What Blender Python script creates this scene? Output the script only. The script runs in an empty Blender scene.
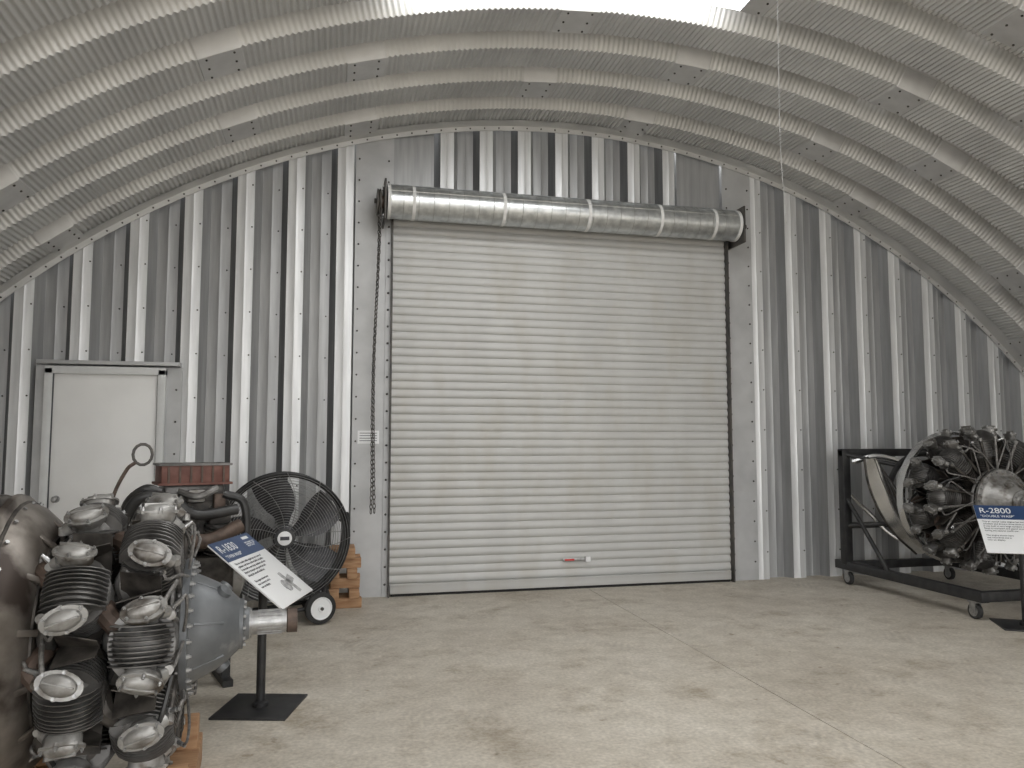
import bpy, bmesh, math, random
from mathutils import Vector, Matrix
random.seed(7)
pi=math.pi
sc=bpy.context.scene
col=sc.collection

# ---------------------------------------------------------------- materials
def mat(name,c1,c2=None,metal=0.0,rough=0.5,scale=8,bump=0.0,bscale=40,detail=6,lo=.35,hi=.65,c3=None,s3=3,lo3=.55,hi3=.7,stretch=(1,1,1)):
    m=bpy.data.materials.new(name); m.use_nodes=True
    nt=m.node_tree; N=nt.nodes; L=nt.links
    b=N['Principled BSDF']
    b.inputs['Metallic'].default_value=metal
    b.inputs['Roughness'].default_value=rough
    b.inputs['Base Color'].default_value=(*c1,1)
    tc=N.new('ShaderNodeTexCoord'); mp=N.new('ShaderNodeMapping'); mp.inputs['Scale'].default_value=stretch
    L.new(tc.outputs['Object'],mp.inputs['Vector'])
    if c2:
        n=N.new('ShaderNodeTexNoise'); n.inputs['Scale'].default_value=scale; n.inputs['Detail'].default_value=detail
        L.new(mp.outputs[0],n.inputs['Vector'])
        r=N.new('ShaderNodeValToRGB'); r.color_ramp.elements[0].position=lo; r.color_ramp.elements[1].position=hi
        r.color_ramp.elements[0].color=(*c1,1); r.color_ramp.elements[1].color=(*c2,1)
        L.new(n.outputs['Fac'],r.inputs['Fac']); out=r.outputs['Color']
        if c3:
            n3=N.new('ShaderNodeTexNoise'); n3.inputs['Scale'].default_value=s3; n3.inputs['Detail'].default_value=8
            L.new(mp.outputs[0],n3.inputs['Vector'])
            mr=N.new('ShaderNodeMapRange'); mr.inputs['From Min'].default_value=lo3; mr.inputs['From Max'].default_value=hi3
            L.new(n3.outputs['Fac'],mr.inputs['Value'])
            mx=N.new('ShaderNodeMix'); mx.data_type='RGBA'
            L.new(mr.outputs[0],mx.inputs[0]); L.new(out,mx.inputs[6]); mx.inputs[7].default_value=(*c3,1); out=mx.outputs[2]
        L.new(out,b.inputs['Base Color'])
    if bump:
        n2=N.new('ShaderNodeTexNoise'); n2.inputs['Scale'].default_value=bscale; n2.inputs['Detail'].default_value=5
        L.new(mp.outputs[0],n2.inputs['Vector'])
        bp=N.new('ShaderNodeBump'); bp.inputs['Strength'].default_value=bump; bp.inputs['Distance'].default_value=.002
        L.new(n2.outputs['Fac'],bp.inputs['Height']); L.new(bp.outputs[0],b.inputs['Normal'])
    return m

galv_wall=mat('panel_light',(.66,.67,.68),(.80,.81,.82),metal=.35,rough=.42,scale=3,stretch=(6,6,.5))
galv_shade_mid=mat('panel_shade_mid',(.34,.345,.35),(.43,.435,.44),metal=.4,rough=.45,scale=3,stretch=(6,6,.5))  # same panel metal darkened: shade painted into the recessed faces
galv_shade_mid2=mat('panel_shade',(.25,.255,.26),(.32,.325,.33),metal=.4,rough=.45,scale=3,stretch=(6,6,.5))  # deeper shaded copy of the panel, for webs on the right
galv_shade_dark=mat('panel_shade_dark',(.14,.145,.15),(.20,.205,.21),metal=.35,rough=.5,scale=3,stretch=(6,6,.5))  # darkest shaded copy, for webs turned away from the light
galv_flat=mat('galvalume_flat',(.44,.445,.45),(.52,.525,.53),metal=.3,rough=.5,scale=4)
galv_arch=mat('galvalume_arch',(.56,.56,.555),(.66,.66,.65),metal=.45,rough=.45,scale=2.0)
galv_patch=mat('galvalume_splice',(.58,.58,.58),(.66,.66,.66),metal=.45,rough=.45,scale=6.0)
galv_barrel=mat('galvanized_barrel',(.46,.48,.49),(.64,.66,.66),metal=.8,rough=.3,scale=14)
slat=mat('painted_slats',(.50,.50,.49),(.54,.54,.53),metal=.1,rough=.5,scale=1.2,c3=(.47,.455,.42),s3=1.6,lo3=.5,hi3=.85,stretch=(2.5,1,1))
steelpaint=mat('dark_guide',(.05,.05,.05),(.11,.10,.09),metal=.3,rough=.5)
white_paint=mat('white_door_paint',(.80,.80,.79),(.84,.84,.83),rough=.45,scale=3)
frame_paint=mat('frame_paint',(.60,.61,.61),(.66,.67,.67),rough=.4)
black=mat('black_paint',(.012,.012,.014),(.03,.03,.03),rough=.45,scale=10)
rubber=mat('rubber',(.02,.02,.02),(.035,.035,.035),rough=.8)
alu=mat('dirty_aluminium',(.27,.265,.255),(.42,.415,.405),metal=.5,rough=.42,scale=9,c3=(.10,.085,.07),s3=11,lo3=.48,hi3=.68,bump=.3,bscale=150)
aludark=mat('oily_aluminium',(.075,.072,.068),(.17,.165,.16),metal=.5,rough=.40,scale=9,c3=(.30,.295,.29),s3=6,lo3=.55,hi3=.72,bump=.3,bscale=150)
alumid=mat('weathered_aluminium',(.16,.157,.15),(.32,.315,.305),metal=.5,rough=.40,scale=9,c3=(.07,.06,.05),s3=7,lo3=.5,hi3=.7,bump=.3,bscale=150)
aluclean=mat('clean_aluminium',(.60,.61,.62),(.72,.72,.72),metal=.95,rough=.22,scale=5,bump=.3,bscale=10)
iron=mat('grimy_iron',(.028,.025,.023),(.10,.09,.08),metal=.4,rough=.55,scale=14,bump=.3)
steel=mat('worn_steel',(.30,.30,.30),(.45,.45,.45),metal=.8,rough=.35,scale=30)
nosepaint=mat('grey_case_paint',(.12,.128,.136),(.17,.178,.187),metal=.3,rough=.42,scale=8,c3=(.25,.25,.25),s3=10,lo3=.64,hi3=.75)
rust=mat('rusty_steel',(.07,.05,.04),(.14,.10,.08),metal=.3,rough=.6,scale=20)
redbox=mat('red_oxide',(.12,.042,.03),(.19,.085,.065),rough=.6,scale=14)
redtag=mat('red_tag',(.5,.03,.02),rough=.5)
baffle=mat('grimy_baffle',(.10,.085,.07),(.26,.235,.21),metal=.5,rough=.42,scale=5,c3=(.05,.038,.032),s3=4,lo3=.48,hi3=.62,bump=.4,bscale=20)
cream=mat('cream_paint',(.55,.50,.42),(.65,.61,.54),rough=.5,scale=12,c3=(.2,.15,.1),s3=20)
wood=mat('lumber',(.30,.16,.08),(.44,.27,.15),rough=.75,scale=6,stretch=(1,8,8))
signwhite=mat('sign_white',(.80,.81,.82),rough=.35)
signblue=mat('sign_blue',(.02,.05,.13),(.03,.065,.16),rough=.35)
ink=mat('ink',(.05,.05,.06),rough=.5)
inkgrey=mat('print_grey',(.25,.25,.26),(.5,.5,.5),rough=.5,scale=40)
hose=mat('black_hose',(.015,.015,.015),(.04,.04,.04),rough=.4)
lead=mat('ignition_lead',(.12,.115,.11),(.25,.24,.23),metal=.4,rough=.5,scale=60)
strapm=mat('white_strap',(.75,.75,.74),rough=.5)
cordm=mat('cord',(.45,.45,.45),rough=.6)
bladem=mat('fan_blade_metal',(.05,.05,.055),(.09,.09,.095),metal=.4,rough=.4)
rubber_seal=mat('bottom_seal',(.015,.015,.015),rough=.8)

def concrete():
    m=bpy.data.materials.new('concrete_floor'); m.use_nodes=True
    nt=m.node_tree;N=nt.nodes;L=nt.links;b=N['Principled BSDF']
    tc=N.new('ShaderNodeTexCoord')
    def noise(s,d,ro=.55):
        n=N.new('ShaderNodeTexNoise'); n.inputs['Scale'].default_value=s; n.inputs['Detail'].default_value=d; n.inputs['Roughness'].default_value=ro
        L.new(tc.outputs['Object'],n.inputs['Vector']); return n.outputs['Fac']
    def ramp(f,p):
        r=N.new('ShaderNodeValToRGB'); e=r.color_ramp.elements
        e[0].position,e[0].color=p[0][0],(*p[0][1],1); e[1].position,e[1].color=p[-1][0],(*p[-1][1],1)
        for q in p[1:-1]:
            x=e.new(q[0]); x.color=(*q[1],1)
        L.new(f,r.inputs['Fac']); return r.outputs['Color']
    def mul(a,bb,t='MULTIPLY',f=1):
        mx=N.new('ShaderNodeMix'); mx.data_type='RGBA'; mx.blend_type=t; mx.inputs[0].default_value=f
        L.new(a,mx.inputs[6]); L.new(bb,mx.inputs[7]); return mx.outputs[2]
    base=ramp(noise(.8,8,.65),[(.3,(.46,.415,.35)),(.45,(.55,.505,.435)),(.7,(.65,.61,.54))])
    fine=ramp(noise(45,4),[(.3,(.78,.78,.78)),(.7,(1.10,1.10,1.10))])
    med=ramp(noise(6,8,.7),[(.35,(.84,.83,.81)),(.65,(1.06,1.06,1.06))])
    st=ramp(noise(1.9,12,.75),[(.34,(.66,.62,.56)),(.48,(1,1,1)),(1,(1,1,1))])
    st2=ramp(noise(7,6,.6),[(.27,(.55,.50,.43)),(.35,(1,1,1)),(1,(1,1,1))])
    c=mul(mul(mul(mul(base,fine),st),st2),med)
    wv=N.new('ShaderNodeTexWave'); wv.wave_type='BANDS'; wv.inputs['Scale'].default_value=5.5; wv.inputs['Distortion'].default_value=3.5; wv.inputs['Detail'].default_value=3
    mp=N.new('ShaderNodeMapping'); mp.inputs['Rotation'].default_value=(0,0,.5); L.new(tc.outputs['Object'],mp.inputs['Vector']); L.new(mp.outputs[0],wv.inputs['Vector'])
    mask=N.new('ShaderNodeMapRange'); mask.inputs['From Min'].default_value=.58; mask.inputs['From Max'].default_value=.68; mask.inputs['To Max'].default_value=.25
    L.new(noise(1.3,6,.6),mask.inputs['Value'])
    mm=N.new('ShaderNodeMath'); mm.operation='MULTIPLY'; L.new(wv.outputs['Fac'],mm.inputs[0]); L.new(mask.outputs[0],mm.inputs[1])
    mx=N.new('ShaderNodeMix'); mx.data_type='RGBA'; L.new(mm.outputs[0],mx.inputs[0]); L.new(c,mx.inputs[6]); mx.inputs[7].default_value=(.16,.14,.12,1); c=mx.outputs[2]
    L.new(c,b.inputs['Base Color'])
    rr=N.new('ShaderNodeMapRange'); rr.inputs['To Min'].default_value=.42; rr.inputs['To Max'].default_value=.75
    L.new(noise(1.7,5),rr.inputs['Value']); L.new(rr.outputs[0],b.inputs['Roughness'])
    bp=N.new('ShaderNodeBump'); bp.inputs['Strength'].default_value=.12; bp.inputs['Distance'].default_value=.003
    L.new(noise(60,5),bp.inputs['Height']); L.new(bp.outputs[0],b.inputs['Normal'])
    return m
conc=concrete()
def emis(name,c,s):
    m=bpy.data.materials.new(name); m.use_nodes=True
    b=m.node_tree.nodes['Principled BSDF']; b.inputs['Base Color'].default_value=(.8,.8,.8,1)
    b.inputs['Emission Color'].default_value=(*c,1); b.inputs['Emission Strength'].default_value=s
    return m
skyl=emis('skylight_panel',(1,1,.99),13)

# ---------------------------------------------------------------- mesh builder
_bc={}
def bevbox(s,bv):
    k=(tuple(round(x,5) for x in s),round(bv,5))
    if k not in _bc:
        bm=bmesh.new(); bmesh.ops.create_cube(bm,size=1)
        bmesh.ops.scale(bm,vec=s,verts=bm.verts)
        if bv>0: bmesh.ops.bevel(bm,geom=list(bm.edges),offset=bv,segments=2,affect='EDGES',profile=.5)
        bm.verts.index_update()
        _bc[k]=([v.co.copy() for v in bm.verts],[[v.index for v in f.verts] for f in bm.faces]); bm.free()
    return _bc[k]
def frame(o,e1,e2):
    e1=Vector(e1).normalized(); e2=Vector(e2); e2=(e2-e1*e2.dot(e1)).normalized(); e3=e1.cross(e2)
    M=Matrix.Identity(4)
    for i in range(3):
        M[i][0]=e1[i];M[i][1]=e2[i];M[i][2]=e3[i];M[i][3]=o[i]
    return M
def axf(o,d):
    d=Vector(d).normalized(); h=Vector((0,0,1)) if abs(d.z)<.9 else Vector((0,1,0))
    return frame(o,d,h)
T=Matrix.Translation
def R(a,ax): return Matrix.Rotation(a,4,ax)
I=Matrix.Identity(4)
def catmull(P,n=6):
    P=[Vector(p) for p in P]
    if len(P)<3: return P
    Q=[P[0]*2-P[1]]+P+[P[-1]*2-P[-2]]; out=[]
    for i in range(1,len(Q)-2):
        a,b,c,d=Q[i-1:i+3]
        for k in range(n):
            t=k/n
            out.append(.5*((2*b)+(c-a)*t+(2*a-5*b+4*c-d)*t*t+(3*b-a-3*c+d)*t**3))
    out.append(P[-1]); return out
class MB:
    def __init__(s): s.v=[];s.f=[];s.m=[];s.mats=[]
    def mi(s,m):
        if m not in s.mats: s.mats.append(m)
        return s.mats.index(m)
    def add(s,vs,fs,m,M=I):
        o=len(s.v)
        s.v+= [M@Vector(v) for v in vs]
        for i,f in enumerate(fs):
            s.f.append([q+o for q in f]); s.m.append(s.mi(m[i] if isinstance(m,list) else m))
    def box(s,c,sz,m,M=I,bv=0.0,rot=None):
        vs,fs=bevbox(sz,bv); MM=M@T(Vector(c))
        if rot is not None: MM=MM@rot
        s.add(vs,fs,m,MM)
    def lathe(s,prof,m,M=I,seg=24,sy=1,sz=1,closed=True):
        vs=[];fs=[];n=len(prof)
        for x,r in prof:
            for j in range(seg):
                a=2*pi*j/seg; vs.append((x,r*math.cos(a)*sy,r*math.sin(a)*sz))
        for i in range(n-1):
            for j in range(seg):
                k=(j+1)%seg; fs.append([i*seg+j,i*seg+k,(i+1)*seg+k,(i+1)*seg+j])
        if closed:
            if prof[0][1]>1e-5: fs.append(list(range(seg))[::-1])
            if prof[-1][1]>1e-5: fs.append([(n-1)*seg+j for j in range(seg)])
        s.add(vs,fs,m,M)
    def cyl(s,p,q,r,m,M=I,seg=12):
        p=Vector(p);q=Vector(q); s.lathe([(0,r),((q-p).length,r)],m,M@axf(p,q-p),seg)
    def tube(s,P,r,m,M=I,seg=8,n=6,closed=False):
        P=catmull(P,n) if n>1 else [Vector(p) for p in P]
        N=len(P); vs=[];fs=[]; up=None
        for i,p in enumerate(P):
            if closed: d=P[(i+1)%N]-P[i-1]
            else: d=P[min(i+1,N-1)]-P[max(i-1,0)]
            d.normalize()
            if up is None: up=Vector((0,0,1)) if abs(d.z)<.9 else Vector((1,0,0))
            u=(up-d*up.dot(d)).normalized(); up=u; w=d.cross(u)
            for j in range(seg):
                a=2*pi*j/seg; vs.append(p+(u*math.cos(a)+w*math.sin(a))*r)
        for i in range(N if closed else N-1):
            for j in range(seg):
                k=(j+1)%seg;i2=(i+1)%N; fs.append([i*seg+j,i*seg+k,i2*seg+k,i2*seg+j])
        if not closed: fs.append(list(range(seg))[::-1]); fs.append([(N-1)*seg+j for j in range(seg)])
        s.add(vs,fs,m,M)
    def ring(s,R_,r,m,M=I,seg=40,ts=8):
        s.tube([(0,R_*math.cos(2*pi*i/seg),R_*math.sin(2*pi*i/seg)) for i in range(seg)],r,m,M,seg=ts,n=1,closed=True)
    def done(s,name,parent=None,ang=35,smooth=True):
        me=bpy.data.meshes.new(name); me.from_pydata([tuple(v) for v in s.v],[],s.f)
        for m in s.mats: me.materials.append(m)
        me.polygons.foreach_set('material_index',s.m)
        if smooth:
            me.polygons.foreach_set('use_smooth',[True]*len(me.polygons))
        me.update()
        bm=bmesh.new(); bm.from_mesh(me); bmesh.ops.recalc_face_normals(bm,faces=bm.faces); bm.to_mesh(me); bm.free()
        if smooth: me.set_sharp_from_angle(angle=math.radians(ang))
        ob=bpy.data.objects.new(name,me); col.objects.link(ob)
        if parent: ob.parent=parent
        return ob
def empty(name,loc=(0,0,0),rz=0):
    e=bpy.data.objects.new(name,None); e.empty_display_size=.2; col.objects.link(e); e.location=loc; e.rotation_euler=(0,0,rz); return e
def bolts(b,centers,d,r,m,h=.012):
    for c in centers: b.lathe([(0,r),(h,r),(h*1.4,r*.5)],m,axf(c,d),6)

# ---------------------------------------------------------------- geometry constants
XC,ZC,RA=2.45,-3.2,8.1
WY=7.78
def archz(x,r=RA): return ZC+math.sqrt(max(0.01,r*r-(x-XC)**2))

# floor
b=MB()
xs=[(-6.0,0),(2.613,0),(2.6145,-.008),(2.6195,-.008),(2.621,0),(11,0)]
vs=[];fs=[]
for x,z in xs: vs+=[(x,-5,z),(x,8.3,z)]
for i in range(len(xs)-1): fs.append([2*i,2*i+2,2*i+3,2*i+1])
n=len(vs); vs+=[(-6,-5,-.2),(-6,8.3,-.2),(11,-5,-.2),(11,8.3,-.2)]
fs+=[[0,1,n+1,n],[n-2,n+2,n+3,n-1],[n,n+1,n+3,n+2]]
b.add(vs,fs,conc); b.done('floor',smooth=False)
b=MB(); b.add([(-60,-60,-.21),(60,-60,-.21),(60,60,-.21),(-60,60,-.21)],[[0,1,2,3]],conc); b.done('ground_outside')

# end wall
FA,FW=.34,.13
def prof(x,P,x0,depth=.10):
    t=((x-x0)/P)%1.0*P
    a,w=FA*P,FW*P
    if t<a:
        y=0
        c=a/2
        if abs(t-c)<.022: y=-.008*(1-abs(t-c)/.022)
        return y
    if t<a+w: return depth*(t-a)/w
    if t<P-w:
        y=depth; c=(a+P)/2
        if abs(t-c)<.022: y-=.008*(1-abs(t-c)/.022)
        return y
    return depth*(P-t)/w
def kind(x,P,x0):
    t=((x-x0)/P)%1.0*P; a,w=FA*P,FW*P
    if t<a: return 0
    if t<a+w: return 1
    if t<P-w: return 2
    return 3
def breaks(xa,xb,P,x0):
    a,w=FA*P,FW*P
    loc=[0,a/2-.022,a/2,a/2+.022,a,a+w,(a+P)/2-.022,(a+P)/2,(a+P)/2+.022,P-w]
    s={xa,xb}; k=math.floor((xa-x0)/P)-1
    while x0+k*P<xb+P:
        for l in loc:
            x=x0+k*P+l
            if xa<x<xb: s.add(x)
        k+=1
    return sorted(s)
b=MB()
def section(xa,xb,zb,P=None,x0=0,y=0,m=galv_wall,km=None):
    X=breaks(xa,xb,P,x0) if P else [xa+(xb-xa)*i/3 for i in range(4)]
    vs=[];fs=[];ms=[]
    for x in X:
        yy=WY+(prof(x,P,x0) if P else y)
        vs+=[(x,yy,zb),(x,yy,archz(x,RA+.1))]
    for i in range(len(X)-1):
        fs.append([2*i,2*i+2,2*i+3,2*i+1])
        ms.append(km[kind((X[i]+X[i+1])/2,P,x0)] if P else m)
    b.add(vs,fs,ms)
PL,XL=.475,.02
KL=[galv_wall,galv_shade_mid,galv_shade_mid,galv_shade_dark]  # front flat, web, back flat, web: shade put in by colour
KR=[galv_wall,galv_shade_mid2,galv_shade_mid,galv_shade_mid2]  # right side: webs and back flats carry painted shade
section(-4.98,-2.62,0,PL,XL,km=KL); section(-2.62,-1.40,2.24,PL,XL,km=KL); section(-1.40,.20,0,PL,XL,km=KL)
section(.20,.58,0,None,0,-.004,galv_flat); section(.58,.98,3.6,None,0,.05,galv_shade_mid)  # recessed header sheet in the shaded copy, its shadow painted in
section(.98,3.74,3.6,.415,1.06,km=KL); section(3.74,4.27,3.6,None,0,.05,galv_shade_mid)  # painted shade on header corrugations and on the right header sheet
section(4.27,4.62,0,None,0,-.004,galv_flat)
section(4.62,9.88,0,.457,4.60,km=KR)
for k in range(-12,1):
    for off in (FA*PL-.02,(1-FW)*PL-.03):
        x=XL+k*PL+off
        if not(-4.8<x<.15): continue
        z=.25
        while z<archz(x)-.1:
            if not(-2.65<x<-1.38 and z<2.3): bolts(b,[(x,WY+prof(x,PL,XL)-.001,z)],(0,-1,0),.008,iron,.006)
            z+=.42
for k in range(0,12):
    x=4.60+k*.457+FA*.457-.02
    z=.3
    while z<archz(x)-.1 and x<9.7:
        bolts(b,[(x,WY-.001,z)],(0,-1,0),.008,iron,.006); z+=.45
for x in (.235,.53,4.32,4.58):
    z=.2
    while z<4.4: bolts(b,[(x,WY-.005,z)],(0,-1,0),.010,iron,.007); z+=.22
b.box((2.45,8.02,2.2),(15.2,.04,5.6),galv_flat)
b.done('wall_back',ang=20)

# arch trim along the wall
b=MB(); vs=[];fs=[];n=120;am=math.asin(7.4/RA)
pr=[(7.60,.004),(7.768,.004),(7.768,-.055),(7.76,-.055),(7.758,-.006),(7.60,-.006)]
for i in range(n+1):
    a=-am+2*am*i/n
    for y,dr in pr: vs.append((XC+(RA+dr)*math.sin(a),y,ZC+(RA+dr)*math.cos(a)))
k=len(pr)
for i in range(n):
    for j in range(k-1): fs.append([i*k+j,i*k+j+1,(i+1)*k+j+1,(i+1)*k+j])
b.add(vs,fs,galv_arch)
for i in range(1,n):
    a=-am+2*am*i/n; rr=RA-.03
    bolts(b,[(XC+rr*math.sin(a),7.758,ZC+rr*math.cos(a))],(0,-1,0),.009,iron,.006)
b.done('trim_1',ang=30)

# ribs
PT=.61; hf=.165; wb=.075; dep=.15
rprof=[(-PT/2,dep,0,1),(-hf-wb,dep,-.4,.9),(-hf-wb*.5,dep/2,-.9,.4),(-hf,0,-.4,.9),(-.06,0,0,1),(.06,0,0,1),(hf,0,.4,.9),(hf+wb*.5,dep/2,.9,.4),(hf+wb,dep,.4,.9),(PT/2,dep,0,1)]
def ribmesh(name,splices,gap=None,mats=galv_arch,rng=None,crimp=True):
    A=am+.015; cp=.045/RA; ns=6 if crimp else 1
    lo,hi=(-A,A) if rng is None else (rng[0]/RA,rng[1]/RA)
    N=int((hi-lo)/cp)*ns if crimp else 24
    vs=[];fs=[];ms=[]; k=len(rprof)
    for i in range(N+1):
        a=lo+(hi-lo)*i/N; s=a*RA
        am_=.0065*math.sin(2*pi*i/ns) if crimp else 0
        sp_=any(abs(s-q)<.16 for q in splices)
        if sp_: am_=0
        dt=-.007 if sp_ else 0
        for y,dr,ny,nr in rprof:
            r=RA+dr+am_*nr+dt; vs.append((r*math.sin(a),y+am_*ny,r*math.cos(a)))
    for i in range(N):
        s=(lo+(hi-lo)*(i+.5)/N)*RA
        sp_=any(abs(s-q)<.16 for q in splices)
        for j in range(k-1):
            if gap and gap[0]<s<gap[1] and j<=6: continue
            if not crimp and j>6: continue
            fs.append([i*k+j,(i+1)*k+j,(i+1)*k+j+1,i*k+j+1]); ms.append(galv_patch if (sp_ and mats is galv_arch) else mats)
    bb=MB(); bb.add(vs,fs,ms)
    for sp in splices:
        if gap and gap[0]-.05<sp<gap[1]+.05: continue
        for ds in (-.1,.1):
            for y in (-.13,0,.13):
                a=(sp+ds)/RA; p=((RA-.008)*math.sin(a),y,(RA-.008)*math.cos(a))
                bolts(bb,[p],(-math.sin(a),0,-math.cos(a)),.009,iron,.007)
    o=bb.done(name,ang=25); return o
ceil=empty('ceiling',(XC,0,ZC))
sA=[-5.15,-2.25,.65,3.4,6.2]; sB=[-6.2,-3.35,-.6,2.45,5.2]
rA=ribmesh('arch_panel_a',sA); rB=ribmesh('arch_panel_b',sB); rG=ribmesh('arch_panel_gap',sA,gap=(-2.0,.60))
rS=ribmesh('skylight_panel',[],rng=(-2.02,.62),mats=skyl,crimp=False)
for o in (rA,rB,rG,rS): o.parent=ceil
used=set()
for i in range(20):
    y=7.5-PT*i
    def put(base):
        if base.name in used:
            o=bpy.data.objects.new(base.name,base.data); col.objects.link(o); o.parent=ceil
        else: o=base; used.add(base.name)
        o.location=(0,y,0)
    if i%4==0 and i>0: put(rG); put(rS)
    elif i%2==0: put(rA)
    else: put(rB)

# ---------------------------------------------------------------- roll-up door
rd=empty('rollup_door',(0,0,0))
b=MB(); vs=[];fs=[]; sp=.0835; z=.11; ydoor=7.76
pts=[]
while z<3.72:
    for dz,dy in ((0,.0),(.005,.007),(.010,.007),(.015,-.001),(.028,-.007),(.048,-.010),(.064,-.007),(.076,-.002)):
        pts.append((ydoor+dy,z+dz))
    z+=sp
for y,z in pts: vs+=[(.57,y,z),(4.27,y,z)]
for i in range(len(pts)-1): fs.append([2*i,2*i+1,2*i+3,2*i+2])
b.add(vs,fs,slat)
b.done('curtain',rd,ang=50)
b=MB()
b.box((2.425,ydoor-.0,.07),(3.68,.05,.09),slat,bv=.006)
b.box((2.425,ydoor-.03,.115),(3.66,.03,.012),slat)
b.box((2.425,ydoor,.012),(3.66,.03,.026),rubber_seal)
b.box((2.50,ydoor-.03,.30),(.30,.02,.03),steel,bv=.004); b.box((2.42,ydoor-.045,.30),(.10,.012,.018),redtag); b.box((2.62,ydoor-.045,.30),(.05,.02,.05),signwhite)
b.done('bottom_bar',rd)
b=MB()
for x,sg in ((.570,1),(4.280,-1)):
    b.box((x,ydoor-.025,1.88),(.014,.09,3.76),steelpaint)
    b.box((x-sg*.03,7.765,1.88),(.06,.012,3.76),galv_flat)
    z=.12
    while z<3.7: bolts(b,[(x-sg*.034,7.758,z)],(0,-1,0),.012,steelpaint,.013); z+=.17
b.done('guides',rd)
b=MB(); zb,yb,rb=3.885,7.55,.165
b.lathe([(0,.16),(0,rb),(3.80,rb),(3.80,.16)],galv_barrel,axf((.50,yb,zb),(1,0,0)),48)
for x in (.50,.74,1.65,2.55,3.35,3.98,4.27):
    b.lathe([(0,rb),(0,rb+.005),(.032,rb+.005),(.032,rb)],strapm,axf((x,yb,zb),(1,0,0)),48,closed=False)
for x in [.5+.15*i for i in range(1,25)]:
    b.lathe([(0,rb),(.002,rb+.0025),(.004,rb)],steel,axf((x,yb,zb),(1,0,0)),48,closed=False)
for a in (25,70,115,150,200):
    a=math.radians(a); b.box((2.40,yb-(rb+.001)*math.cos(a),zb+(rb+.001)*math.sin(a)),(3.78,.012,.004),galv_barrel,rot=R(a-pi/2,'X'))
b.done('barrel',rd)
b=MB()
for x in (.475,4.325):
    b.box((x,7.58,3.87),(.02,.38,.40),steelpaint,bv=.004)
    b.lathe([(0,.05),(.07,.05),(.07,.025),(.1,.025)],steelpaint,axf((x,yb,zb),(1 if x>2 else -1,0,0)),16)
    bolts(b,[(x+(.01 if x>2 else -.01),7.45+.1*i,3.72+.28*j) for i in range(3) for j in range(2)],(1 if x>2 else -1,0,0),.014,steel)
b.lathe([(0,.1),(.0,.13),(.01,.13),(.018,.115),(.026,.13),(.036,.13),(.036,.1)],steelpaint,axf((.40,7.50,3.86),(1,0,0)),24)
b.lathe([(0,.06),(.05,.06)],rust,axf((.42,7.50,3.86),(1,0,0)),16)
b.done('brackets',rd)
b=MB()
def link(c,rot):
    M=T(Vector(c))@R(rot,'Z')
    pts=[]
    for i in range(8):
        a=2*pi*i/8; pts.append((.014*math.cos(a),0,.020*math.sin(a)*1.0+(.007 if math.sin(a)>0 else -.007)))
    b.tube(pts,.0042,steelpaint,M,seg=5,n=1,closed=True)
for yy in (7.38,7.62):
    z=3.84;i=0
    while z>.84:
        t=(3.84-z)/3.0
        yq=yy+(7.5-yy)*max(0,(t-.9)/.1)*.8
        link((.418-.05*t*(1 if yy<7.5 else .3)+.012*math.sin(z*2.2),yq,z),(i%2)*pi/2+.5); z-=.042;i+=1
b.done('hoist_chain',rd)
b=MB(); b.box((.36,WY-.006,1.56),(.21,.003,.13),signwhite)
for i in range(4): b.box((.36,WY-.008,1.60-.025*i),(.17,.001,.006),ink)
b.done('wall_notice')

# ---------------------------------------------------------------- entry door
d=empty('door_1',(-2.015,0,0)); d.scale=(.94,1,1)
b=MB()
b.box((0,7.74,1.07),(.93,.045,2.12),white_paint,bv=.003)
b.done('door_leaf',d)
b=MB()
for x in (-.505,.505): b.box((x,7.74,1.09),(.07,.12,2.18),frame_paint,bv=.004)
b.box((0,7.74,2.165),(1.08,.12,.07),frame_paint,bv=.004)
for x in (-.468,.468): b.box((x,7.72,1.08),(.006,.05,2.14),ink)
b.box((0,7.72,2.133),(.94,.05,.005),ink)
b.box((.03,7.725,2.235),(1.28,.12,.035),galv_flat,bv=.003)
b.box((.60,7.765,1.1),(.16,.02,2.22),galv_flat); b.box((-.59,7.765,1.1),(.10,.02,2.22),galv_flat)
bolts(b,[(.63,7.755,.2+.3*i) for i in range(7)],(0,-1,0),.01,iron)
b.done('frame',d)
b=MB()
b.lathe([(0,.032),(.008,.032),(.01,.012),(.035,.012),(.04,.024),(.06,.028),(.07,.018),(.072,0)],steel,axf((-.40,7.717,1.0),(0,-1,0)),20)
b.done('knob',d)

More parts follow.
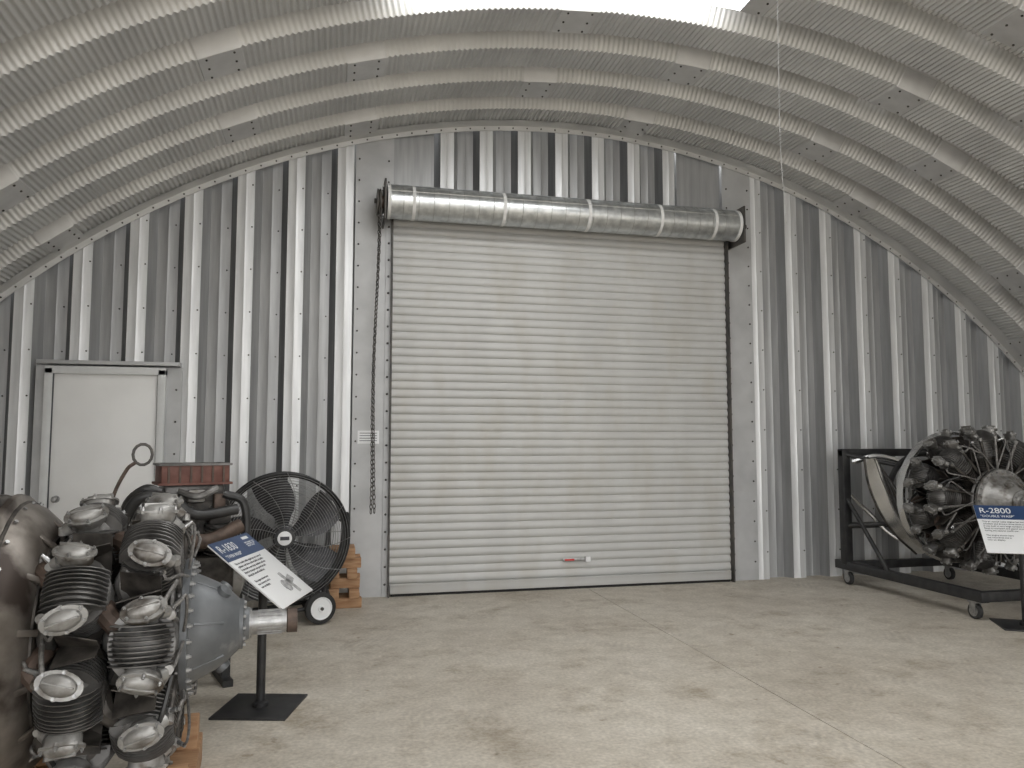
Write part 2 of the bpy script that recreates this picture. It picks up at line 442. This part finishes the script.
# ---------------------------------------------------------------- radial engine
def fins(b,M,x0,x1,n,ri,ro,m,seg=18,sy=1,sz=1):
    p=[(x0,ri)]; s=(x1-x0)/n
    for i in range(n):
        x=x0+s*i; p+=[(x+.30*s,ri),(x+.34*s,ro),(x+.66*s,ro),(x+.70*s,ri)]
    p.append((x1,ri)); b.lathe(p,m,M,seg,sy,sz)
def radial_engine(name,loc,rz,n,RR,dome=False,shaft=.72,phase0=0,xr=(.13,-.13),headm=alu,nose=nosepaint,sc_=1.0,case=alu,spread=.115,tilt=.62):
    e=empty(name,loc,rz); c=MB(); tb=MB()
    for row in (0,1):
        xs=1 if row==0 else -1
        for k in range(n):
            th=2*pi*k/n+phase0+(pi/n if row else 0)
            ra=Vector((0,math.cos(th),math.sin(th)))
            M=frame((xr[row],0,0),ra,(1,0,0))  # x radial, y axial, z tangential
            h0=.56*RR;h1=.80*RR
            fins(c,M,.19,h0,10,.070*sc_,.092*sc_,iron)
            fins(c,M,h0,h1,8,.084*sc_,.114*sc_,aludark,20,sy=.95,sz=1.15)
            c.lathe([(h1,.095*sc_),(h1+.02,.085*sc_),(h1+.05,.06*sc_),(h1+.065,.03),(h1+.066,0)],aludark,M,18)
            for i in range(9):
                q=(i-4)*.0165*sc_; h=.13*sc_*math.sqrt(max(.05,1-(q/(.105*sc_))**2))
                pl=[]; L_=.102*sc_
                for j in range(9):
                    u=-1+2*j/8; pl.append((h1-.01+h*.75*math.sqrt(max(0,1-u*u*.92)),u*L_))
                vs=[];fs=[]
                for zz in (q-.002,q+.002):
                    vs+=[(h1-.02,-L_,zz)]+[(x,y,zz) for x,y in pl]+[(h1-.02,L_,zz)]
                m_=len(pl)+2
                fs=[list(range(m_)),list(range(m_,2*m_))[::-1]]+[[j,(j+1)%m_,m_+(j+1)%m_,m_+j] for j in range(m_)]
                c.add(vs,fs,aludark,M)
            for sg in (-1,1):
                C=M@T(Vector((.885*RR,xs*.010,sg*spread)))@R(-sg*tilt,'Y')@R(sg*xs*.3,'X')
                # rocker housing: neck widening to a flanged, ribbed oval cover
                c.box((-.045,0,0),(.07*sc_,.080*sc_,.055*sc_),headm,C,bv=.014*sc_)
                c.lathe([(-.03,.028*sc_),(-.012,.038*sc_),(.022*sc_,.040*sc_),(.022*sc_,.047*sc_),(.030*sc_,.047*sc_),(.031*sc_,.036*sc_),(.042*sc_,.033*sc_),(.052*sc_,.022*sc_),(.055*sc_,0)],headm,C,20,sy=1.6)
                c.box((.048*sc_,0,0),(.022,.10*sc_,.007),headm,C,bv=.002)
                for q in range(6):
                    a=q*pi/3+pi/6; pp=(.030*sc_,.066*math.cos(a)*sc_,.041*math.sin(a)*sc_)
                    c.lathe([(-.012,.010),(0,.010)],headm,C@T(Vector(pp)),8)
                    c.lathe([(0,.0065),(.010,.0065),(.010,.0035),(.016,.0035)],steel,C@T(Vector(pp)),6)
                c.lathe([(0,.027*sc_),(.03,.022*sc_),(.03,.018)],headm,C@T(Vector((-.02,xs*.05*sc_,0)))@axf((0,0,0),(-.7,xs,0)),12)
                pt=M@Vector((.82*RR,xs*.09*sc_,sg*(spread-.015)))
                tb.cyl(M@Vector((.2,xs*.10,sg*.04)),pt,.0125,iron if (k+sg)%3 else lead,seg=10)
                tb.lathe([(0,.02),(.03,.018)],alu,axf(M@Vector((.2,xs*.10,sg*.04)),ra),10)
                tb.lathe([(0,.018),(.03,.018)],headm,axf(pt-ra*.025,ra),10)
                p0=M@Vector((.76*RR,xs*.085*sc_*(1 if sg>0 else .2),sg*.11*sc_)); dv=(M.to_3x3()@Vector((.25,xs*.7,sg*.6))).normalized()
                tb.lathe([(0,.013),(.015,.013),(.015,.009),(.045,.009),(.045,.007),(.06,.007)],steel,axf(p0,dv),8)
                p1=p0+dv*.05; p3=M@Vector((.30,xs*.13,sg*.02))
                tb.tube([p1,p1+dv*.02-ra*.03,(p1+p3)/2+dv*.02,p3],.0065,lead,seg=6,n=5)
            q=[M@Vector((.74*RR,-.07,.04)),M@Vector((.70*RR,-.13,.10*sc_)),M@Vector((.60*RR,-.15 if row==0 else -.11,.12*sc_))]
            tb.tube(q+[M@Vector((.45*RR,-.2 if row==0 else -.10,.1))],.036*sc_,rust if k%3 else iron,seg=10)
            tb.lathe([(0,.045*sc_),(.012,.045*sc_)],headm,axf(M@Vector((.74*RR,-.06,.05)),M.to_3x3()@Vector((-.2,-1,.8))),12)
            q=[M@Vector((.74*RR,-.05,-.05)),M@Vector((.66*RR,-.09,-.11*sc_)),M@Vector((.5*RR,-.10,-.12*sc_)),(-.25,.25*math.cos(th-.15),.25*math.sin(th-.15))]
            tb.tube(q,.030*sc_,hose if k%2 else aludark,seg=10)
            a_=M@Vector((.87*RR,xs*.06,spread+.01)); b_=M@Vector((.60*RR,xs*.10,spread+.10))
            tb.tube([a_,(a_+b_)/2+ra*.03,b_],.009,lead if k%2 else hose,seg=6,n=5)
            c.box((.64*RR,xs*-.02,.16*sc_),(.34*RR,.15,.004),iron,M,rot=R(.25,'X'))
            c.box((.64*RR,xs*-.02,-.16*sc_),(.34*RR,.15,.004),iron,M,rot=R(-.25,'X'))
    c.done('cylinders',e); tb.done('pipes_and_leads',e)
    b=MB()
    b.lathe([(-.30,.26),(-.27,.27),(-.25,.22),(-.2,.205),(-.02,.205),(-.015,.225),(.015,.225),(.02,.205),(.2,.205),(.23,.24),(.25,.275),(.262,.285)],case,I,40)
    b.lathe([(.262,.286),(.288,.286),(.290,.235),(.30,.222),(.34,.205),(.39,.18),(.435,.148),(.47,.115),(.48,.105),(.495,.105),(.50,.075),(.52,.065)],nose,I,48)
    for i in range(28):
        a=2*pi*i/28; b.lathe([(0,.010),(.012,.010),(.012,.006),(.02,.006)],steel,axf((.288,.266*math.cos(a),.266*math.sin(a)),(1,0,0)),6)
        b.lathe([(0,.0085),(.01,.0085)],steel,axf((.258,.275*math.cos(a),.275*math.sin(a)),(-1,0,0)),6)
    for i in range(12):
        a=2*pi*i/12; b.lathe([(0,.008),(.012,.008)],steel,axf((.495,.09*math.cos(a),.09*math.sin(a)),(1,0,0)),6)
    for i in range(n):
        a=2*pi*i/n+.2; b.box((.36,.182*math.cos(a),.182*math.sin(a)),(.13,.010,.03),nose,rot=R(a-pi/2,'X')@R(.45,'Y'),bv=.003)
    for a,rr in ((pi/2+.4,.12),(pi/2-.5,.12),(-pi/2,.13)):
        p=(.38,rr*math.cos(a),rr*math.sin(a)); b.lathe([(0,.035),(.04,.032),(.05,.034),(.07,.030),(.075,0)],nose,axf(p,(.8,math.cos(a),math.sin(a))),16)
    b.ring(.285,.014,aludark,T(Vector((.225,0,0))))
    b.done('crankcase',e)
    b=MB()
    b.lathe([(.5,.062),(.53,.062),(.53,.05),(shaft-.05,.05),(shaft-.05,.046),(shaft-.004,.046)],steel,I,28)
    for i in range(16):
        a=2*pi*i/16; b.box(((.55+shaft-.06)/2,.05*math.cos(a),.05*math.sin(a)),(shaft-.62,.008,.006),steel,rot=R(a-pi/2,'X'))
    b.lathe([(shaft-.045,.047),(shaft-.04,.052),(shaft,.052),(shaft,.03),(shaft-.01,.03),(shaft-.01,0)],rust,I,28)
    b.done('prop_shaft',e)
    b=MB()
    b.lathe([(-.55,.12),(-.52,.17),(-.42,.19),(-.40,.25),(-.30,.27)],iron,I,32)
    if dome:
        b.lathe([(-.205,.24),(-.21,.32),(-.22,.40),(-.25,.47),(-.30,.52),(-.35,.545),(-.365,.57),(-.385,.575),(-.39,.565),(-.37,.535),(-.33,.51),(-.28,.455),(-.25,.39),(-.23,.29)],baffle,I,56,closed=False)
        for i in range(14):
            a=2*pi*i/14+.2; b.box((-.245,.455*math.cos(a),.455*math.sin(a)),(.13,.025,.012),baffle,rot=R(a-pi/2,'X')@R(.75,'Y'),bv=.003)
        b.ring(.40,.009,iron,T(Vector((-.222,0,0)))); b.ring(.54,.008,iron,T(Vector((-.345,0,0))))
        for i in range(28):
            a=2*pi*i/28; b.lathe([(0,.008),(.008,.008)],steel,axf((-.325,.535*math.cos(a),.535*math.sin(a)),(.6,math.cos(a),math.sin(a))),6)
        b.ring(.40,.022,iron,T(Vector((-.50,0,0))))
        for i in range(8):
            a=2*pi*i/8+.1; b.cyl((-.50,.40*math.cos(a),.40*math.sin(a)),(-.33,.3*math.cos(a+.2),.3*math.sin(a+.2)),.016,iron)
            b.tube([(-.45,.25*math.cos(a),.25*math.sin(a)),(-.55,.38*math.cos(a+.2),.38*math.sin(a+.2)),(-.42,.48*math.cos(a+.35),.48*math.sin(a+.35))],.014,hose if i%2 else lead)
    else:
        b.ring(.42,.022,steel,T(Vector((-.38,0,0))))
        b.lathe([(-.24,.85*RR),(-.24,.89*RR),(-.30,.91*RR),(-.31,.91*RR),(-.31,.88*RR)],aluclean,I,56,closed=False)
        for i in range(8):
            a=2*pi*i/8+.2; b.cyl((-.38,.42*math.cos(a),.42*math.sin(a)),(-.25,.25*math.cos(a),.25*math.sin(a)),.014,iron)
    for a in (.6,1.6,2.7,4.0,5.2):
        b.box((-.5,.12*math.cos(a),.12*math.sin(a)),(.16,.1,.09),iron,rot=R(a,'X'),bv=.012)
        b.tube([(-.5,.12*math.cos(a),.12*math.sin(a)),(-.62,.2*math.cos(a),.2*math.sin(a)),(-.55,.3*math.cos(a+.3),.3*math.sin(a+.3)),(-.4,.33*math.cos(a+.5),.33*math.sin(a+.5))],.014,hose)
    b.done('accessory_section',e)
    return e

e1=radial_engine('radial_aircraft_engine',(-.85,3.55,.72),math.radians(5),7,.56,dome=True,phase0=-pi/2+.12,sc_=1.06,xr=(.15,-.085),spread=.112)
b=MB()
for x in (-.28,.26):
    b.box((x,0,-.655),(.12,.9,.13),wood,bv=.006)
    for s in (-1,1): b.box((x,s*.30,-.55),(.10,.12,.16),wood,bv=.006)
b.done('timber_cradle',e1)
b=MB()
b.box((-.56,-.02,.40),(.035,.36,.24),cream,bv=.012,rot=R(.5,'X')); b.ring(.09,.018,cream,T(Vector((-.54,-.2,.33))))
b.box((-.46,-.05,.53),(.14,.10,.09),iron,bv=.015,rot=R(.4,'Z')); b.tube([(-.5,-.1,.5),(-.55,-.3,.44),(-.5,-.42,.3),(-.48,-.45,.1)],.022,baffle)
b.done('oil_tank_bracket',e1)

e2=radial_engine('radial_aircraft_engine',(6.07,6.25,.97),-pi/2,9,.72,phase0=.3,shaft=.75,headm=alumid,case=alumid,sc_=.98,nose=alu,spread=.10,tilt=.5)
# ---------------------------------------------------------------- engine stand (right)
s=empty('engine_stand',(5.95,6.5,0))
b=MB(); r=.08
for x in (-.55,.72):
    b.box((x,.0,.20),(r,1.95,.09),black,bv=.006)
    b.box((x,.82,.82),(.09,.09,1.22),black,bv=.006)
b.cyl((.72,.78,1.2),(.72,-.1,.24),.025,black)
b.cyl((-.55,.78,.9),(-.55,.2,.24),.022,black)
for y in (-.93,.82): b.box((.085,y,.20),(1.27,r,.085),black,bv=.006)
b.box((.085,.82,1.40),(1.36,.08,.08),black,bv=.006)
b.box((.085,.82,.62),(1.27,.06,.06),black,bv=.006)
b.cyl((.67,.82,1.3),(.15,.82,.65),.025,black)
b.ring(.42,.03,black,T(Vector((.12,.45,.97)))@R(pi/2,'Z'))
for a in (pi/4,3*pi/4,5*pi/4,7*pi/4):
    b.cyl((.12+.42*math.cos(a),.45,.97+.42*math.sin(a)),((.72 if math.cos(a)>0 else -.55)*1,.8,1.38 if math.sin(a)>0 else .62),.022,black)
for x in (-.55,.72):
    for y in (-.86,.80):
        b.box((x,y,.15),(.07,.09,.02),steel)
        for q in (-.03,.03): b.box((x+q,y,.105),(.006,.06,.1),steel)
        b.lathe([(-.022,.045),(-.022,.06),(-.016,.068),(.016,.068),(.022,.06),(.022,.045)],rubber,axf((x,y,.07),(1,0,0)),24)
        b.lathe([(-.023,0),(-.023,.045),(.023,.045),(.023,0)],steel,axf((x,y,.07),(1,0,0)),16)
b.done('frame_and_casters',s)
b=MB()
C=catmull([(-.62,0,1.34),(-.58,0,1.08),(-.46,0,.80),(-.28,0,.56),(-.04,0,.36)],8)
n=len(C); vs=[];fs=[]; kk=11
for i,p in enumerate(C):
    d=(C[min(i+1,n-1)]-C[max(i-1,0)]).normalized(); pr_=Vector((-d.z,0,d.x))
    if pr_.x<0: pr_=-pr_
    t=i/(n-1); wd=.06+.30*math.sin(pi*min(1,t*.95+.04))**.8
    for j in range(kk):
        q=j/(kk-1); vs.append(p+pr_*wd*q+Vector((0,.40-.16*math.sin(pi*q)+.10*q,0)))
for i in range(n-1):
    for j in range(kk-1): fs.append([i*kk+j,i*kk+j+1,(i+1)*kk+j+1,(i+1)*kk+j])
b.add(vs,fs,aluclean)
b.tube([Vector(vs[i*kk]) for i in range(n)],.012,iron,n=1)
b.tube([Vector(vs[i*kk+kk-1]) for i in range(n)],.010,iron,n=1)
for j in (3,5,7): b.tube([Vector(vs[i*kk+j])-Vector((0,.004,0)) for i in range(n)],.005,steelpaint,n=1)
b.tube([(-.5,.75,1.30),(-.30,.62,1.36),(-.1,.5,1.30),(.05,.45,1.2)],.03,aluclean)
b.tube([(-.5,.8,.95),(-.30,.76,.75),(-.1,.6,.5),(.2,.3,.4)],.022,aluclean)
b.done('cowl_panels',s)

# ---------------------------------------------------------------- info signs
def txt(body,size,M,m,parent,name,al='LEFT',sp=1.0):
    c=bpy.data.curves.new(name,'FONT'); c.body=body; c.size=size; c.align_x=al; c.extrude=.0004; c.space_line=sp
    c.materials.append(m); o=bpy.data.objects.new(name,c); col.objects.link(o); o.parent=parent; o.matrix_local=M; return o
def info_sign(loc,rz,alpha,title,sub,tail,h=.78,W=.56,H=.54,off=0):
    e=empty('information_sign',loc,rz)
    b=MB()
    b.box((0,0,.006),(.42,.42,.012),black,bv=.003)
    b.cyl((0,0,.012),(0,0,h-.03),.025,black,seg=20)
    b.lathe([(0,.045),(.02,.045),(.03,.028)],black,axf((0,0,.012),(0,0,1)),20)
    M=T(Vector((0,0,h)))@R(alpha,'X')
    b.box((0,0,-.018),(.2,.2,.012),black,M)
    b.done('stand',e)
    b=MB()
    b.box((0,0,-.006),(W,H,.010),signwhite,M,bv=.002)
    b.box((0,H/2-.075,.0),(W,.15,.003),signblue,M)
    b.box((.10,-.15,.001),(.20,.05,.001),inkgrey,M,rot=R(.3,'Z'))
    b.box((.11,-.15,.001),(.04,.17,.001),inkgrey,M,rot=R(.15,'Z'))
    b.lathe([(0,.045),(.001,.045)],inkgrey,M@axf((.04,-.16,0),(0,0,1)),16)
    b.box((W/2-.10,H/2-.03,.002),(.09,.02,.001),signwhite,M)
    b.done('board',e)
    txt(title,.082,M@T(Vector((-W/2+.03,H/2-.085,.002))),signwhite,e,'title')
    txt(sub,.034,M@T(Vector((-W/2+.03,H/2-.13,.002))),signwhite,e,'subtitle')
    txt('DISPLACEMENT  29.9 L\nHORSEPOWER  1200\nWEIGHT  567 KG',.014,M@T(Vector((W/2-.17,H/2-.07,.002))),signwhite,e,'data')
    txt(tail,.021,M@T(Vector((-W/2+.03,H/2-.185,.002))),ink,e,'body_text',sp=1.15)
tail='This air cooled radial engine has two rows of\ncylinders and drove a three blade propeller.\nIt was built in very large numbers and was\nfitted to transport and patrol aircraft\nduring the second world war.\n\nThe engine shown here\nwas recovered and is\nnow on display.'
info_sign((-.365,4.72,0),math.radians(75),math.radians(39),'R-1830','"TWIN WASP"',tail)
info_sign((5.58,5.32,0),math.radians(-30),math.radians(45),'R-2800','"DOUBLE WASP"',tail,h=.79,W=.60,H=.50)

# ---------------------------------------------------------------- drum fan
f=empty('drum_fan',(-.38,6.94,.71),math.radians(6))
f.scale=(.98,.98,.98)
M=R(-pi/2,'Z')
b=MB()
b.lathe([(.17,.535),(.18,.55),(.165,.555),(.15,.53),(-.15,.53),(-.165,.555),(-.18,.55),(-.17,.535),(-.15,.515),(.15,.515),(.17,.535)],black,M,64,closed=False)
b.ring(.545,.008,black,M@T(Vector((.175,0,0))),64)
for y in (-.15,.15):
    b.cyl((-.35,y,-.66),(.30,y,-.60),.018,black); b.cyl((-.33,y,-.66),(-.36,y,-.38),.018,black); b.cyl((.30,y,-.60),(.36,y,-.36),.018,black)
    b.box((-.35,y,-.685),(.06,.05,.03),rubber)
b.cyl((.30,-.24,-.585),(.30,.24,-.585),.014,steel)
b.tube([(.5,.17,.1),(.58,.22,.15),(.58,.22,-.15),(.5,.17,-.15)],.013,black)
b.done('shroud',f)
b=MB()
for k in range(1,22): b.ring(.08+.0215*k,.0024,steel,M@T(Vector((.19,0,0))),48,4)
for k in range(12):
    a=2*pi*k/12; P=[(.185,(.08+.47*t)*math.cos(a+.5*t),(.08+.47*t)*math.sin(a+.5*t)) for t in (0,.25,.5,.75,1)]
    b.tube(P,.003,steel,M,seg=4,n=3)
b.lathe([(.18,.085),(.195,.085),(.197,.05),(.198,0)],black,M,24); b.lathe([(.198,.06),(.2,.055),(.2,0)],signwhite,M,24)
b.box((.201,0,0),(.002,.075,.03),ink,M)
for k in range(1,8): b.ring(.07*k+.03,.003,steel,M@T(Vector((-.18,0,0))),40,4)
for k in range(8):
    a=2*pi*k/8; b.cyl((-.18,.0,0),(-.18,.53*math.cos(a),.53*math.sin(a)),.003,steel,M,6)
b.done('grille',f)
b=MB()
for k in range(5):
    a0=2*pi*k/5+.35; vs=[];fs=[]; nu,nv=8,6
    for i in range(nu+1):
        t=i/nu; r=.09+.41*t; wd=.46+.36*math.sin(pi*min(1,t*.7+.25))
        for j in range(nv+1):
            q=j/nv-.5; a=a0+q*wd*(1.15 if t>.3 else 1)+.25*t
            vs.append((.07*(-q)*2*(1.1-.4*t)+.02*(1-4*q*q),r*math.cos(a),r*math.sin(a)))
    for i in range(nu):
        for j in range(nv): fs.append([i*(nv+1)+j,(i+1)*(nv+1)+j,(i+1)*(nv+1)+j+1,i*(nv+1)+j+1])
    b.add(vs,fs,bladem,M)
b.lathe([(-.06,.10),(.06,.10),(.08,.06),(.08,0)],bladem,M,24)
b.lathe([(-.17,.05),(-.17,.09),(-.08,.09),(-.07,.03)],black,M,20)
b.box((-.12,0,0),(.03,.06,1.04),black,M)
b.done('blades',f)
b=MB()
for y in (-.25,.25):
    W_=axf((.30,y,-.590),(.3 if y<0 else 0,-1 if y<0 else 1,0))
    b.lathe([(-.03,.085),(-.03,.115),(-.02,.132),(.02,.132),(.03,.115),(.03,.095)],rubber,W_,32,closed=False)
    b.lathe([(-.028,0),(-.028,.096),(.028,.096),(.031,.09),(.024,.08),(.024,.03),(.036,.026),(.036,0)],signwhite,W_,32)
    b.lathe([(.036,.014),(.05,.014)],steelpaint,W_,12)
b.done('wheels',f)

# ---------------------------------------------------------------- lumber pile
b=MB()
for i in range(6):
    z=.045+.09*i
    if i%2==0:
        b.box((.15,7.35,z),(.30-.02*(i%3),.09,.088),wood,bv=.004); b.box((.15,7.55,z),(.28,.09,.088),wood,bv=.004)
    else:
        b.box((.24-.01*i,7.44,z),(.09,.34,.088),wood,bv=.004); b.box((.05,7.44,z),(.09,.32,.088),wood,bv=.004)
b.done('lumber_stack')

# ---------------------------------------------------------------- inline engine behind
e=empty('inline_engine',(-.93,5.35,0),math.radians(18))
b=MB()
b.box((0,0,.62),(.60,.40,.34),iron,bv=.03); b.lathe([(-.3,.16),(-.34,.16),(-.36,.1)],iron,T(Vector((0,0,.62))),24); b.lathe([(.3,.14),(.36,.14),(.38,.1),(.4,.05)],alu,T(Vector((0,0,.62))),24)
b.box((0,0,.42),(.5,.3,.12),iron,bv=.03)
b.box((.03,0,.98),(.50,.30,.34),iron,bv=.04)
for k in range(3):
    for sg in (-1,1):
        Mx=frame((-.2+.2*k,sg*.08,.76),(0,sg*.35,1),(1,0,0))
        fins(b,Mx,0,.26,10,.06,.085,aludark,18); b.box((.30,0,0),(.07,.13,.12),aludark,Mx,bv=.015)
        bolts(b,[Mx@Vector((.335,x_,z_)) for x_ in(-.045,.045) for z_ in (-.04,.04)],Mx.to_3x3()@Vector((1,0,0)),.009,steel)
b.done('block',e)
b=MB()
for y in (-.15,.15): b.box((.06,y,1.30),(.40,.015,.12),redbox,bv=.003)
for x in (-.135,.255): b.box((x,0,1.30),(.015,.30,.12),redbox,bv=.003)
b.box((.06,0,1.245),(.44,.34,.014),redbox)
for y in (-.15,.15): b.box((.06,y,1.366),(.43,.035,.014),aludark)
for x in (-.14,.26): b.box((x,0,1.366),(.035,.33,.014),aludark)
b.box((.06,0,1.365),(.36,.27,.006),iron)
for q in range(6): b.box((-.10+.065*q,-.16,1.30),(.012,.012,.11),rust)
b.box((.06,0,1.18),(.36,.28,.12),aludark,bv=.02)
b.box((.06,-.17,1.17),(.10,.06,.08),alu,bv=.01); b.box((.20,-.17,1.13),(.07,.06,.10),rust,bv=.01)
b.done('intake_box',e)
b=MB()
b.tube([(-.36,-.2,1.0),(-.27,-.25,1.17),(-.10,-.26,1.16),(.05,-.26,1.06),(.30,-.22,1.08)],.034,hose,seg=12)
b.tube([(-.33,-.22,.85),(-.15,-.3,.95),(.1,-.3,.9),(.32,-.25,.98)],.045,rust,seg=12)
b.tube([(.22,-.2,1.18),(.34,-.22,1.12),(.36,-.22,.9),(.3,-.2,.7)],.026,hose,seg=10)
b.tube([(-.15,-.2,1.20),(-.24,-.2,1.22),(-.33,-.1,1.1),(-.33,0,.8)],.028,hose,seg=10)
b.tube([(-.05,-.2,1.20),(.06,-.24,1.17),(.18,-.22,1.22)],.022,aludark,seg=10)
b.tube([(-.42,-.05,.85),(-.40,-.05,1.15),(-.33,-.05,1.33),(-.28,-.05,1.38)],.011,rust)
b.tube([(-.24+.055*math.cos(a),-.05,1.43+.065*math.sin(a)) for a in [2*pi*i/14 for i in range(14)]],.009,steelpaint,seg=6,n=1,closed=True)
b.done('hoses_and_rod',e)
b=MB()
for x in (-.26,.26):
    for y in (-.2,.2): b.box((x,y,.19),(.05,.05,.38),black)
    b.box((x,0,.37),(.05,.46,.04),black); b.box((x,0,.02),(.06,.6,.04),black)
for y in (-.2,.2): b.box((0,y,.12),(.52,.04,.04),black)
b.done('stand',e)

# ---------------------------------------------------------------- hanging cable
b=MB()
b.tube([(2.73,4.2,4.85),(2.73,4.21,4.2),(2.75,4.25,3.4),(2.81,4.3,2.9)],.0018,cordm,seg=5,n=8)
b.done('pull_cord')

# ---------------------------------------------------------------- light
w=bpy.data.worlds.new('World'); sc.world=w; w.use_nodes=True
w.node_tree.nodes['Background'].inputs[0].default_value=(1,.995,.985,1); w.node_tree.nodes['Background'].inputs[1].default_value=2.8

cam=bpy.data.cameras.new('Camera'); co=bpy.data.objects.new('Camera',cam); col.objects.link(co)
co.location=(0,0,1.5); co.rotation_euler=(math.radians(94.4),0,math.radians(-13.2))
cam.sensor_width=36; cam.lens=770/1024*36; cam.clip_end=200
sc.camera=co
sc.view_settings.view_transform='Standard'
